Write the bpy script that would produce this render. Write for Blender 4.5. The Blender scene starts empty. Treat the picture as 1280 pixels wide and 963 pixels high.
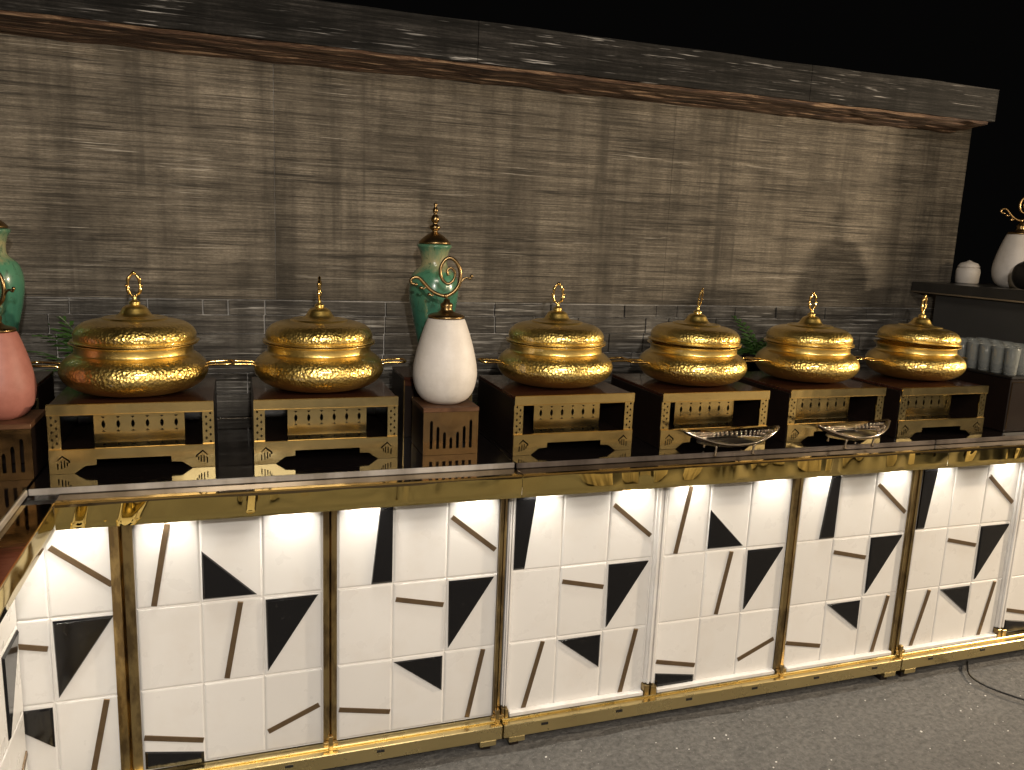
import bpy, bmesh, math, random
from mathutils import Vector, Matrix, noise
random.seed(7)
PI = math.pi
S = bpy.context.scene
COL = S.collection

# ------------------------------------------------------------------ camera
cam_d = bpy.data.cameras.new("camera"); cam = bpy.data.objects.new("camera", cam_d); COL.objects.link(cam)
RX = Vector((0.94619157, -0.32102084, 0.04083059)); RU = Vector((0.02073246, 0.18604914, 0.98232168)); RF = Vector((0.32294223, 0.92861797, -0.18269368))
cam.matrix_world = Matrix(((RX.x, RU.x, -RF.x, 0.27583), (RX.y, RU.y, -RF.y, -2.0874), (RX.z, RU.z, -RF.z, 1.52165), (0, 0, 0, 1)))
cam_d.sensor_width = 36; cam_d.lens = 1002.7 / 1280 * 36; cam_d.clip_start = .02; cam_d.clip_end = 200
S.camera = cam
# ------------------------------------------------------------------ world (night), exposure
w = bpy.data.worlds.new("World"); S.world = w; w.use_nodes = True
w.node_tree.nodes['Background'].inputs[0].default_value = (.9, .85, .8, 1); w.node_tree.nodes['Background'].inputs[1].default_value = .0018
S.view_settings.view_transform = 'Standard'; S.view_settings.look = 'None'; S.view_settings.exposure = 0.0; S.view_settings.gamma = 1
S.cycles.max_bounces = 8; S.cycles.glossy_bounces = 5; S.cycles.transmission_bounces = 8; S.cycles.caustics_reflective = False
S.cycles.caustics_refractive = False; S.cycles.sample_clamp_indirect = 3

def lamp(kind, name, loc, power, color, size=.1, target=None, **kw):
    d = bpy.data.lights.new(name, kind); d.energy = power; d.color = color
    if kind == 'AREA':
        d.shape = kw.get('shape', 'DISK'); d.size = size
        if 'size_y' in kw: d.shape = 'RECTANGLE'; d.size_y = kw['size_y']
        if 'spread' in kw: d.spread = kw['spread']
    else: d.shadow_soft_size = size
    if kind == 'SPOT': d.spot_size = kw['angle']; d.spot_blend = kw['blend']
    o = bpy.data.objects.new(name, d); COL.objects.link(o); o.location = loc
    if target is not None: o.rotation_euler = (Vector(target) - Vector(loc)).to_track_quat('-Z', 'Y').to_euler()
    return o
KEY = lamp('AREA', 'key_lamp', (.34, -2.45, 1.86), 28, (1, .92, .82), .05, (1.0, .4, 1.35))
WASH = lamp('AREA', 'side_flood_lamp', (6.1, -1.25, 1.98), 190, (1, .80, .56), .16, (1.6, .7, 1.6))
for _l in ((4.15, -2.5, 1.92), (4.35, -2.35, 1.98), (4.6, -2.25, 1.9)):
    lamp('AREA', 'courtyard_lamp', _l, 9, (1, .80, .55), .10, (1.2, .3, 1.1))
lamp('AREA', 'overhead_fill_lamp', (.9, -3.4, 3.3), 62, (1, .88, .74), 1.2, (.8, -2.2, 0), size_y=.5)  # unseen lamp, added to light the floor and table the fascia mirrors
for _x in (-3.2, -.4, 2.4, 5.2):
    lamp('AREA', 'reflection_wall_fill', (_x, -4.5, 3.3), 62, (1, .88, .72), .5, (_x, -5.4, 1.2))  # unseen lamps, added to brighten the wall mirrored in the metal

# ------------------------------------------------------------------ material helpers
class NT:
    def __init__(s, name):
        s.m = bpy.data.materials.new(name); s.m.use_nodes = True; s.n = s.m.node_tree.nodes; s.l = s.m.node_tree.links
        s.b = s.n['Principled BSDF']
    def add(s, t, **kw):
        x = s.n.new(t)
        for k, v in kw.items():
            if k.startswith('_'): setattr(x, k[1:], v)
            else:
                k2 = k.replace('__', ' ')
                x.inputs[k2].default_value = v
        return x
    def link(s, a, b): s.l.new(a, b)
    def pos(s, scale=(1, 1, 1), obj=False):
        mp = s.add('ShaderNodeMapping'); mp.inputs['Scale'].default_value = scale
        if obj: s.link(s.add('ShaderNodeTexCoord').outputs['Object'], mp.inputs[0])
        else: s.link(s.add('ShaderNodeNewGeometry').outputs['Position'], mp.inputs[0])
        return mp.outputs[0]
    def noise(s, v, scale, detail=4, rough=.55, dist=0):
        x = s.add('ShaderNodeTexNoise', Scale=scale, Detail=detail, Roughness=rough, Distortion=dist); s.link(v, x.inputs['Vector']); return x.outputs['Fac']
    def ramp(s, f, stops, interp='LINEAR'):
        r = s.add('ShaderNodeValToRGB'); r.color_ramp.interpolation = interp; e = r.color_ramp.elements
        while len(e) < len(stops): e.new(.5)
        for i, (p, c) in enumerate(stops):
            e[i].position = p; e[i].color = (c, c, c, 1) if isinstance(c, (int, float)) else (*c, 1)
        s.link(f, r.inputs[0]); return r.outputs[0]
    def mix(s, f, a, b, mode='MIX'):
        x = s.add('ShaderNodeMix', _data_type='RGBA', _blend_type=mode)
        for i, v in ((0, f), (6, a), (7, b)):
            if isinstance(v, (int, float)): x.inputs[i].default_value = v if i == 0 else (v, v, v, 1)
            elif isinstance(v, tuple): x.inputs[i].default_value = (*v, 1)
            else: s.link(v, x.inputs[i])
        return x.outputs[2]
    def math(s, op, a, b=0):
        x = s.add('ShaderNodeMath', _operation=op)
        for i, v in ((0, a), (1, b)):
            if isinstance(v, (int, float)): x.inputs[i].default_value = v
            else: s.link(v, x.inputs[i])
        return x.outputs[0]
    def bump(s, h, strength, dist=.01):
        x = s.add('ShaderNodeBump', Strength=strength, Distance=dist); s.link(h, x.inputs['Height']); s.link(x.outputs[0], s.b.inputs['Normal'])
    def set(s, **kw):
        for k, v in kw.items():
            i = s.b.inputs[k.replace('_', ' ')]
            if hasattr(v, 'is_output'): s.link(v, i)
            elif isinstance(v, tuple) and len(v) == 3: i.default_value = (*v, 1)
            else: i.default_value = v
        return s.m

def metal(name, c, r, wear=.25, bscale=0, bstr=0, aniso=None, c2=None):
    t = NT(name); p = t.pos(obj=True)
    f = t.noise(p, 14, 5); rr = t.ramp(f, [(.3, r * (1 - wear)), (.75, r * (1 + wear))])
    col = t.mix(t.ramp(t.noise(p, 7, 3), [(.35, 0.), (.7, 1.)]), c, tuple((a_ * .4 + b_ * .6) for a_, b_ in zip(c2 or c, c)))
    if aniso:
        g = t.noise(t.pos((1, 1, 1), True), 7, 2); t.bump(g, .30, .012)
    if bscale: t.bump(t.noise(p, bscale, 3), bstr, .01)
    return t.set(Base_Color=col, Metallic=1., Roughness=rr)

M = {}
# hammered brass: dimples arranged over the skin
t = NT('hammered_gold'); p = t.pos(obj=True)
v = t.add('ShaderNodeTexVoronoi', Scale=135.); t.link(p, v.inputs['Vector'])
zz_ = t.add('ShaderNodeSeparateXYZ'); t.link(p, zz_.inputs[0])
band = t.ramp(t.math('MULTIPLY', zz_.outputs[2], 4.), [(.06, .25), (.12, 1.), (.33, 1.), (.40, .12), (.53, .12), (.57, 1.), (.71, 1.), (.74, .1)])
h = t.math('ADD', t.math('MULTIPLY', t.math('MULTIPLY', v.outputs['Distance'], band), 1.0), t.math('MULTIPLY', t.noise(p, 9, 2), .5))
t.bump(h, .50, .0036)
tar = t.ramp(t.noise(p, 11, 5, .6), [(.42, 0.), (.72, 1.)])
M['dish'] = t.set(Base_Color=t.mix(tar, (.92, .72, .28), (.76, .56, .19)), Metallic=1., Roughness=t.ramp(t.noise(p, 16, 4), [(.3, .30), (.75, .42)]), Coat_Weight=.9, Coat_Roughness=.06, Coat_Tint=(1., .93, .72), Coat_IOR=1.9)
M['dish_smooth'] = metal('polished_gold', (.82, .56, .17), .15, bscale=10, bstr=.05)
M['gold'] = metal('bright_gold', (.86, .60, .22), .16, c2=(.74, .46, .14))
t = NT('mirror_gold'); p = t.pos()
t.bump(t.math('ADD', t.noise(t.pos((4, 1, 1.2)), 1.3, 1, .4, 1.2), t.math('MULTIPLY', t.noise(p, 3, 1), .7)), .9, .06)
sm = t.ramp(t.noise(t.pos((3, 1, 8)), 2.2, 6, .7), [(.45, .04), (.8, .2)])
M['mirror'] = t.set(Base_Color=(.80, .62, .22), Metallic=1., Roughness=sm)
M['brass'] = metal('pale_brass', (.84, .68, .34), .20, aniso=(1, 1, 30), c2=(.66, .49, .20))
M['brass_dark'] = metal('antique_brass', (.30, .20, .09), .32)
t = NT('bar_bronze'); M['bar'] = t.set(Base_Color=t.mix(t.noise(t.pos(), 30, 4), (.22, .15, .085), (.11, .075, .045)), Metallic=.6, Roughness=.42)
t = NT('divider_gold'); p = t.pos(); t.bump(t.noise(t.pos((2, 1, .6)), 26, 4), .3, .006)
M['divider'] = t.set(Base_Color=t.mix(t.ramp(t.noise(t.pos((1, 1, .35)), 30, 5), [(.45, 0.), (.6, 1.)]), (.50, .37, .17), (.24, .17, .085)), Metallic=1., Roughness=.30)
M['plinth'] = metal('plinth_gold', (.76, .62, .31), .30, bscale=9, bstr=.12, c2=(.56, .43, .19))
# tiles
t = NT('white_tile'); p = t.pos(); info = t.add('ShaderNodeObjectInfo').outputs['Random']
c = t.mix(info, (.79, .78, .77), (.72, .71, .70)); d = t.ramp(t.noise(p, 5, 6, .65), [(.5, 0.), (.85, .35)])
c = t.mix(d, c, (.58, .51, .43)); t.bump(t.noise(p, 40, 3), .05, .003)
M['tile'] = t.set(Base_Color=c, Roughness=t.ramp(t.noise(p, 12, 4), [(.3, .22), (.8, .5)]))
t = NT('black_glass'); p = t.pos()
M['black'] = t.set(Base_Color=t.mix(t.ramp(t.noise(p, 60, 4), [(.62, 0.), (.75, .25)]), (.006, .006, .007), (.06, .055, .05)), Roughness=t.ramp(t.noise(p, 14, 4), [(.3, .05), (.8, .22)]))
t = NT('white_trim'); p = t.pos()
M['trim'] = t.set(Base_Color=t.mix(t.ramp(t.noise(t.pos((1, 1, .5)), 12, 3), [(.4, 0.), (.85, 1.)]), (.76, .75, .74), (.58, .54, .50)), Roughness=.35)
M['board'] = NT('backing_board').set(Base_Color=(.80, .78, .75), Roughness=.6)
t = NT('dark_lacquer'); p = t.pos((1, 6, 6), True)
M['lacquer'] = t.set(Base_Color=t.ramp(t.noise(p, 5, 6, .6, 1.), [(.3, (.030, .010, .006)), (.7, (.085, .030, .016))]), Roughness=.16, Coat_Weight=.5, Coat_Roughness=.08)
t = NT('black_side'); M['side'] = t.set(Base_Color=t.mix(t.noise(t.pos(obj=True), 8, 5), (.008, .006, .005), (.020, .011, .008)), Roughness=.28)
t = NT('counter_glass'); p = t.pos()
sm = t.ramp(t.noise(p, 7, 7, .7), [(.45, .045), (.75, .18)])
M['top'] = t.set(Base_Color=t.mix(t.ramp(t.noise(p, 90, 3), [(.66, 0.), (.74, .35)]), (.008, .006, .006), (.12, .10, .09)), Roughness=sm, IOR=1.6)
t = NT('ledge_mirror'); p = t.pos(); t.bump(t.noise(t.pos((1, 3, 1)), 5, 3), .10, .01)
M['ledge'] = t.set(Base_Color=(.30, .225, .125), Metallic=1., Roughness=t.ramp(t.noise(p, 9, 6, .7), [(.45, .05), (.8, .2)]))
t = NT('acrylic_edge_highlit'); M['edge'] = t.set(Base_Color=t.mix(t.ramp(t.noise(t.pos((3, 1, 1)), 4, 5), [(.35, 0.), (.7, 1.)]), (.62, .585, .55), (.30, .27, .24)), Roughness=.25, Metallic=.3)  # pale tone paints in the highlight along the slab edge
t = NT('acrylic_edge_dark'); M['edge2'] = t.set(Base_Color=t.mix(t.ramp(t.noise(t.pos((3, 1, 1)), 4, 5), [(.35, 0.), (.7, 1.)]), (.17, .14, .12), (.05, .04, .035)), Roughness=.3, Metallic=.1)  # same edge without the painted highlight, for the middle and right counters
M['steel'] = metal('polished_steel', (.80, .70, .58), .16)
# ceramics
def ceramic(name, c1, c2, rough, sc=9, coat=.0, ring=60):
    t = NT(name); p = t.pos(obj=True)
    f = t.ramp(t.noise(p, sc, 7, .65), [(.38, 0.), (.66, 1.)])
    wv = t.noise(t.pos((1, 1, ring), True), 3, 3); t.bump(t.math('ADD', t.math('MULTIPLY', wv, .5), t.noise(p, 60, 3)), .16, .003)
    return t.set(Base_Color=t.mix(f, c1, c2), Roughness=rough, Coat_Weight=coat, Coat_Roughness=.2)
M['cream'] = ceramic('cream_ceramic', (.78, .73, .68), (.64, .59, .53), .5)
M['pink'] = ceramic('pink_ceramic', (.44, .175, .135), (.33, .12, .09), .5)
t = NT('green_glaze'); p = t.pos(obj=True); z = t.add('ShaderNodeSeparateXYZ'); t.link(p, z.inputs[0])
f = t.math('ADD', z.outputs[2], t.math('MULTIPLY', t.noise(t.pos((1, 1, .4), True), 26, 6, .65), .16))
crk = t.ramp(t.noise(t.pos((1.6, 1.6, .8), True), 34, 7, .7, .8), [(.56, 0.), (.64, .75)])
c = t.mix(crk, t.ramp(f, [(.28, (.045, .165, .11)), (.385, (.08, .235, .135)), (.43, (.34, .31, .16)), (.47, (.08, .20, .12))]), (.035, .09, .05))
t.bump(t.noise(p, 70, 3), .1, .003)
M['green'] = t.set(Base_Color=c, Roughness=.26, Coat_Weight=.4)
# wall
def combed(name, a, b, c, streak, sb=.62, bstr=.6, zs=105):
    t = NT(name)
    fine = t.noise(t.pos((1.6, 1, zs)), 1.6, 5, .7, .25)
    fine2 = t.noise(t.pos((3.5, 1, zs * 2.2)), 1.3, 4, .7, .2)
    big = t.noise(t.pos((1, 1, 1.6)), 2.6, 5, .62, .5)
    vert = t.noise(t.pos((9, 1, .8)), 1.3, 5, .6)
    mid = t.noise(t.pos((5, 1, 9)), 1.8, 5, .6)
    f = t.math('ADD', t.math('MULTIPLY', fine, .5), t.math('MULTIPLY', fine2, .5))
    f3 = t.noise(t.pos((1.1, 1, zs * .32)), 1.7, 5, .75, .3)
    f = t.math('ADD', t.math('MULTIPLY', f, .62), t.math('MULTIPLY', f3, .38))
    col = t.ramp(f, [(.42, a), (.50, b), (.585, c)])
    grit = t.noise(t.pos((45, 1, 120)), 1.5, 3, .7)
    col = t.mix(t.ramp(grit, [(.44, .30), (.56, 0.)]), col, a)
    col = t.mix(t.ramp(big, [(.36, .5), (.62, 0.)]), col, tuple(x * .55 for x in a), 'MIX')
    col = t.mix(t.ramp(vert, [(.44, 0.), (.68, .6)]), col, tuple(x * .6 for x in a))
    col = t.mix(t.ramp(mid, [(.52, 0.), (.70, .5)]), col, tuple(x * .8 for x in b))
    hl = t.math('MULTIPLY', t.ramp(t.noise(t.pos((2.4, 1, zs * 1.3)), 1.9, 3, .6, .15), [(sb, 0.), (sb + .06, 1.)]), t.ramp(t.noise(t.pos((1.2, 1, 3)), 3, 3), [(.45, 0.), (.65, 1.)]))
    col = t.mix(hl, col, streak)
    st = t.math('MULTIPLY', t.ramp(t.noise(t.pos((7, 1, .16)), 2.1, 4, .6, .1), [(.60, 0.), (.69, .6)]), t.ramp(t.noise(t.pos((4, 1, 5)), 2.2, 4, .6), [(.40, .25), (.6, 1.)]))
    col = t.mix(st, col, a)
    info = t.add('ShaderNodeObjectInfo').outputs['Random']
    col = t.mix(1.0, col, t.ramp(info, [(0., .80), (1., 1.1)]), 'MULTIPLY')
    t.bump(t.math('ADD', f, t.math('MULTIPLY', mid, .3)), bstr, .012)
    return t.set(Base_Color=col, Roughness=.78, Specular_IOR_Level=.18)
M['wall'] = combed('combed_plaster', (.062, .055, .045), (.225, .193, .150), (.385, .335, .26), (.52, .47, .39))
M['stone'] = combed('slate_course', (.055, .050, .045), (.150, .138, .12), (.27, .25, .22), (.50, .48, .44), .56, .8, 55)
M['cap'] = combed('slate_coping', (.006, .006, .005), (.026, .024, .022), (.080, .074, .068), (.62, .60, .58), .60, .7, 60)
t = NT('mortar'); M['mortar'] = t.set(Base_Color=t.ramp(t.noise(t.pos(), 9, 6, .7), [(.35, (.22, .21, .20)), (.6, (.55, .53, .50))]), Roughness=.9)
t = NT('rough_brown_soffit'); p = t.pos((1, 14, 30))
f = t.noise(t.pos((2.2, 30, 30)), 2, 6, .7, .6)
t.bump(f, .9, .02)
M['soffit'] = t.set(Base_Color=t.ramp(f, [(.38, (.035, .016, .008)), (.50, (.12, .062, .033)), (.63, (.36, .235, .14))]), Roughness=.8)
t = NT('dark_floor'); p = t.pos()
f = t.noise(p, 55, 6, .75); g = t.noise(p, 2.6, 6, .7, .6)
gl = t.ramp(t.noise(p, 210, 2, .6), [(.70, 0.), (.76, 1.)])  # pale specks and glints painted into the floor colour
c = t.mix(g, t.ramp(f, [(.3, (.05, .049, .048)), (.7, (.16, .156, .15))]), t.ramp(f, [(.3, (.08, .077, .074)), (.7, (.21, .203, .195))]))
g2 = t.noise(t.pos((1, 1.6, 1)), 9, 3, .5, 1.2)
t.bump(t.math('ADD', t.math('MULTIPLY', f, .7), t.math('MULTIPLY', g2, 1.1)), .75, .014)
M['floor'] = t.set(Base_Color=t.mix(gl, c, (.6, .58, .55)), Roughness=.78)
t = NT('bar_panel'); M['panel'] = t.set(Base_Color=t.mix(t.noise(t.pos(), 5, 5), (.045, .044, .042), (.075, .072, .068)), Roughness=.45)
t = NT('bar_ledge'); M['barledge'] = t.set(Base_Color=t.mix(t.noise(t.pos(), 11, 5), (.02, .019, .018), (.05, .046, .04)), Roughness=.3)
t = NT('leaf'); info = t.add('ShaderNodeObjectInfo').outputs['Random']
M['leaf'] = t.set(Base_Color=t.mix(t.noise(t.pos(), 30, 3), (.035, .10, .02), (.08, .17, .035)), Roughness=.45)
t = NT('tumbler_glass'); t.bump(t.noise(t.pos((40, 40, 8), True), 2.5, 2), .35, .004)
M['glass'] = t.set(Base_Color=(.92, .97, .93), Roughness=.04, Transmission_Weight=.78, IOR=1.45)
M['blackpot'] = NT('black_pot').set(Base_Color=(.012, .011, .011), Roughness=.35)
t = NT('lamp_lens'); t.set(Emission_Color=(1, .86, .62, 1), Emission_Strength=14.); M['lens'] = t.m
t = NT('wood_riser'); p = t.pos((1, 1, 7), True)
M['wood'] = t.set(Base_Color=t.ramp(t.noise(p, 7, 6, .6, 1.2), [(.3, (.07, .03, .014)), (.7, (.20, .10, .05))]), Roughness=.3, Coat_Weight=.3)
t = NT('copper_plate'); M['copper'] = metal('copper_brass', (.52, .34, .17), .15, aniso=(1, 1, 30), c2=(.36, .21, .10))
t = NT('beige_render'); M['beige'] = t.set(Base_Color=t.mix(t.noise(t.pos(), 2, 5), (.42, .36, .27), (.30, .25, .18)), Roughness=.85)

t = NT('linen'); M['linen'] = t.set(Base_Color=t.mix(t.noise(t.pos(), 3, 4), (.62, .57, .46), (.50, .45, .36)), Roughness=.85)
# ------------------------------------------------------------------ object helpers
def link_mesh(name, me, mat, parent=None, smooth=False):
    o = bpy.data.objects.new(name, me); COL.objects.link(o)
    if mat and not me.materials: me.materials.append(mat)
    if smooth:
        for f in me.polygons: f.use_smooth = True
    if parent: o.parent = parent
    return o
def thing(name, label, cat, loc=(0, 0, 0), rz=0, group=None):
    o = bpy.data.objects.new(name, None); COL.objects.link(o); o.empty_display_size = .05
    o.location = loc; o.rotation_euler = (0, 0, rz); o['label'] = label; o['category'] = cat
    if group: o['group'] = group
    return o
def tag(o, label, cat, group=None):
    o['label'] = label; o['category'] = cat
    if group: o['group'] = group
    return o
def fin(bm, name, mat, parent=None, smooth=False, autos=None):
    me = bpy.data.meshes.new(name); bm.to_mesh(me); bm.free()
    o = link_mesh(name, me, mat, parent, smooth)
    if autos is not None:
        me.shade_auto = None if False else None
    return o
def abox(bm, x0, x1, y0, y1, z0, z1, bev=0):
    vs = [bm.verts.new((x, y, z)) for z in (z0, z1) for y in (y0, y1) for x in (x0, x1)]
    F = [(0, 2, 3, 1), (4, 5, 7, 6), (0, 1, 5, 4), (2, 6, 7, 3), (0, 4, 6, 2), (1, 3, 7, 5)]
    fs = [bm.faces.new([vs[i] for i in f]) for f in F]
    if bev:
        es = set(e for f in fs for e in f.edges)
        bmesh.ops.bevel(bm, geom=list(es), offset=bev, segments=1, affect='EDGES', profile=.5)
def box(name, mat, x0, x1, y0, y1, z0, z1, parent=None, bev=.001):
    bm = bmesh.new(); abox(bm, x0, x1, y0, y1, z0, z1, bev); return fin(bm, name, mat, parent)
def poly_xz(name, mat, pts, y0, y1, parent=None, bev=0):
    """solid polygon drawn in XZ, from y1 (back) to y0 (front)"""
    bm = bmesh.new(); ins = pts
    a = sum(pts[i][0] * pts[(i + 1) % len(pts)][1] - pts[(i + 1) % len(pts)][0] * pts[i][1] for i in range(len(pts)))
    if a < 0: pts = pts[::-1]
    cx = sum(p[0] for p in pts) / len(pts); cz = sum(p[1] for p in pts) / len(pts)
    def shr(p):
        dx, dz = cx - p[0], cz - p[1]; L = math.hypot(dx, dz) or 1; return (p[0] + dx / L * bev * 1.5, p[1] + dz / L * bev * 1.5)
    F = [bm.verts.new((*(lambda q: (q[0], y0, q[1]))(shr(p)),)) for p in pts]
    Mi = [bm.verts.new((p[0], y0 + bev, p[1])) for p in pts]; B = [bm.verts.new((p[0], y1, p[1])) for p in pts]
    n = len(pts); bm.faces.new(F)
    for i in range(n):
        j = (i + 1) % n
        bm.faces.new((F[j], F[i], Mi[i], Mi[j])); bm.faces.new((Mi[j], Mi[i], B[i], B[j]))
    bm.faces.new(B[::-1]); bmesh.ops.recalc_face_normals(bm, faces=bm.faces)
    return fin(bm, name, mat, parent)
def plate_mesh(name, outline, holes, thick):
    """2D outline with real holes -> plate in XZ plane, front at y=0, thickness to +y"""
    cu = bpy.data.curves.new(name, 'CURVE'); cu.dimensions = '2D'; cu.fill_mode = 'BOTH'; cu.extrude = thick / 2
    for pts in [outline] + holes:
        sp = cu.splines.new('POLY'); sp.points.add(len(pts) - 1); sp.use_cyclic_u = True
        for i, p in enumerate(pts): sp.points[i].co = (p[0], p[1], 0, 1)
    o = bpy.data.objects.new(name, cu); COL.objects.link(o)
    dg = bpy.context.evaluated_depsgraph_get(); dg.update()
    me = bpy.data.meshes.new_from_object(o.evaluated_get(dg)); bpy.data.objects.remove(o); bpy.data.curves.remove(cu)
    me.transform(Matrix.Translation((0, thick / 2, 0)) @ Matrix.Rotation(PI / 2, 4, 'X')); me.materials.clear(); me.name = name
    return me
def lathe_bm(prof, n=64, bm=None, cx=0, cy=0, closed=True):
    bm = bm or bmesh.new(); rings = []
    for r, z in prof:
        rings.append([bm.verts.new((cx, cy, z))] if r < 1e-5 else [bm.verts.new((cx + r * math.cos(2 * PI * i / n), cy + r * math.sin(2 * PI * i / n), z)) for i in range(n)])
    for a, b in zip(rings, rings[1:]):
        for i in range(n):
            j = (i + 1) % n
            if len(a) == 1 and len(b) == 1: continue
            if len(a) == 1: bm.faces.new((a[0], b[j], b[i]))
            elif len(b) == 1: bm.faces.new((a[i], a[j], b[0]))
            else: bm.faces.new((a[i], a[j], b[j], b[i]))
    bmesh.ops.recalc_face_normals(bm, faces=bm.faces)
    return bm
def smooth_prof(pts, k=4):
    out = []; n = len(pts)
    for i in range(n - 1):
        p0, p1, p2, p3 = pts[max(i - 1, 0)], pts[i], pts[i + 1], pts[min(i + 2, n - 1)]
        for s in range(k):
            u = s / k
            out.append(tuple(max(0, .5 * (2 * p1[d] + (p2[d] - p0[d]) * u + (2 * p0[d] - 5 * p1[d] + 4 * p2[d] - p3[d]) * u * u + (3 * p1[d] - p0[d] - 3 * p2[d] + p3[d]) * u ** 3)) if d == 0 else .5 * (2 * p1[d] + (p2[d] - p0[d]) * u + (2 * p0[d] - 5 * p1[d] + 4 * p2[d] - p3[d]) * u * u + (3 * p1[d] - p0[d] - 3 * p2[d] + p3[d]) * u ** 3) for d in (0, 1)))
    out.append(pts[-1]); return out
def spl(pts, k=5):
    out = []; n = len(pts); P = [Vector(p) for p in pts]
    for i in range(n - 1):
        p0, p1, p2, p3 = P[max(i - 1, 0)], P[i], P[i + 1], P[min(i + 2, n - 1)]
        for s in range(k):
            u = s / k; out.append(.5 * (2 * p1 + (p2 - p0) * u + (2 * p0 - 5 * p1 + 4 * p2 - p3) * u * u + (3 * p1 - p0 - 3 * p2 + p3) * u ** 3))
    out.append(P[-1]); return out
def tube(bm, path, rad, n=8, closed=False):
    P = [Vector(p) for p in path]; m = len(P); rings = []; up = None
    for i, p in enumerate(P):
        tv = (P[(i + 1) % m] - P[i - 1]) if closed else (P[min(i + 1, m - 1)] - P[max(i - 1, 0)])
        tv.normalize()
        if up is None: up = Vector((0, 0, 1)) if abs(tv.z) < .9 else Vector((0, 1, 0))
        a = tv.cross(up)
        if a.length < 1e-4: a = tv.orthogonal()
        a.normalize(); up = a.cross(tv).normalized()
        r = rad[i] if isinstance(rad, (list, tuple)) else rad
        rings.append([bm.verts.new(p + (a * math.cos(2 * PI * k / n) + up * math.sin(2 * PI * k / n)) * r) for k in range(n)])
    R = rings + ([rings[0]] if closed else [])
    for A, B in zip(R, R[1:]):
        for k in range(n): bm.faces.new((A[k], A[(k + 1) % n], B[(k + 1) % n], B[k]))
    if not closed:
        bm.faces.new(rings[0][::-1]); bm.faces.new(rings[-1])
    return bm
def copy_tree(o, parent=None):
    c = o.copy(); COL.objects.link(c)
    if parent: c.parent = parent
    for ch in list(o.children): copy_tree(ch, c)
    return c
def ball(bm, c, r, seg=10):
    bmesh.ops.create_uvsphere(bm, u_segments=seg, v_segments=max(6, seg // 2), radius=r, matrix=Matrix.Translation(c))

# ================================================================== SETTING
# floor: one sheet to the horizon, finer and slightly uneven near the counter
bm = bmesh.new()
xs = [-40, -10, -3] + [-1 + .04 * i for i in range(120)] + [5, 12, 40]
ys = [-40, -12, -5, -2.6] + [-1.2 + .04 * i for i in range(32)] + [.5, 3, 12, 40]
g = [[bm.verts.new((x, y, (noise.noise(Vector((x * 6, y * 6, 0))) * .006 + noise.noise(Vector((x * 17, y * 17, 3))) * .004) if -1 < x < 3.9 and -1.25 < y < .1 else 0)) for x in xs] for y in ys]
for j in range(len(ys) - 1):
    for i in range(len(xs) - 1): bm.faces.new((g[j][i], g[j][i + 1], g[j + 1][i + 1], g[j + 1][i]))
fl = fin(bm, 'floor', M['floor'], smooth=True); fl['kind'] = 'structure'

# wall --------------------------------------------------------------
YW = .72
wall = thing('garden_wall', 'long combed grey brown plaster wall with dark slate coping behind the buffet', 'wall', (1.2, YW, 0))
def wl(o): o.location = (-1.2, -YW, 0); return o
XL, XR = -2.6, 3.31
wl(box('wall_core', M['mortar'], XL, XR, YW + .004, YW + .30, 0, 2.10, wall, .0005))
seams = [XL, -.95, .402, 1.86, XR]
for a, b in zip(seams, seams[1:]):
    bm = bmesh.new(); zz = [1.2795 + i * (2.10 - 1.2795) / 40 for i in range(41)]
    n = 30; grid = []
    x0, x1 = a + .0006, b - (.0006 if b < XR else -.004)
    for z_ in zz:
        grid.append([bm.verts.new((x0 + (x1 - x0) * i / n, YW - .006 + noise.noise(Vector((i * .9 + a * 7, z_ * 60, 1))) * .0012, z_)) for i in range(n + 1)])
    for j in range(40):
        for i in range(n): bm.faces.new((grid[j][i], grid[j][i + 1], grid[j + 1][i + 1], grid[j + 1][i]))
    r = bmesh.ops.extrude_face_region(bm, geom=[e for e in bm.edges if e.is_boundary])
    for v_ in r['geom']:
        if isinstance(v_, bmesh.types.BMVert): v_.co.y = YW + .004
    wl(fin(bm, 'plaster_panel', M['wall'], wall))
# slate courses under the plaster
zc = 1.2750; ci = 0
hts = [.050, .062, .075, .058, .070, .080, .066, .090, .075, .085, .09, .1, .1, .1, .1]
while zc > .10 and ci < len(hts):
    h_ = hts[ci]; x = XL + random.uniform(0, .2)
    while x < XR:
        L = random.uniform(.10, .42) if ci else random.uniform(.06, .34)
        x2 = min(x + L, XR)
        if x2 - x > .02 and (ci < 8 or random.random() < 2):
            pr_ = random.uniform(.003, .010)
            bm = bmesh.new(); abox(bm, x + .002, x2 - .002, YW - pr_, YW + .01, zc - h_ + .003, zc - .0005, .0015)
            for v_ in bm.verts: v_.co += Vector((noise.noise(v_.co * 9) * .003, 0, noise.noise(v_.co * 7 + Vector((5, 0, 0))) * .002))
            wl(fin(bm, 'stone_block', M['stone'], wall))
        x = x2
    zc -= h_; ci += 1
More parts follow.
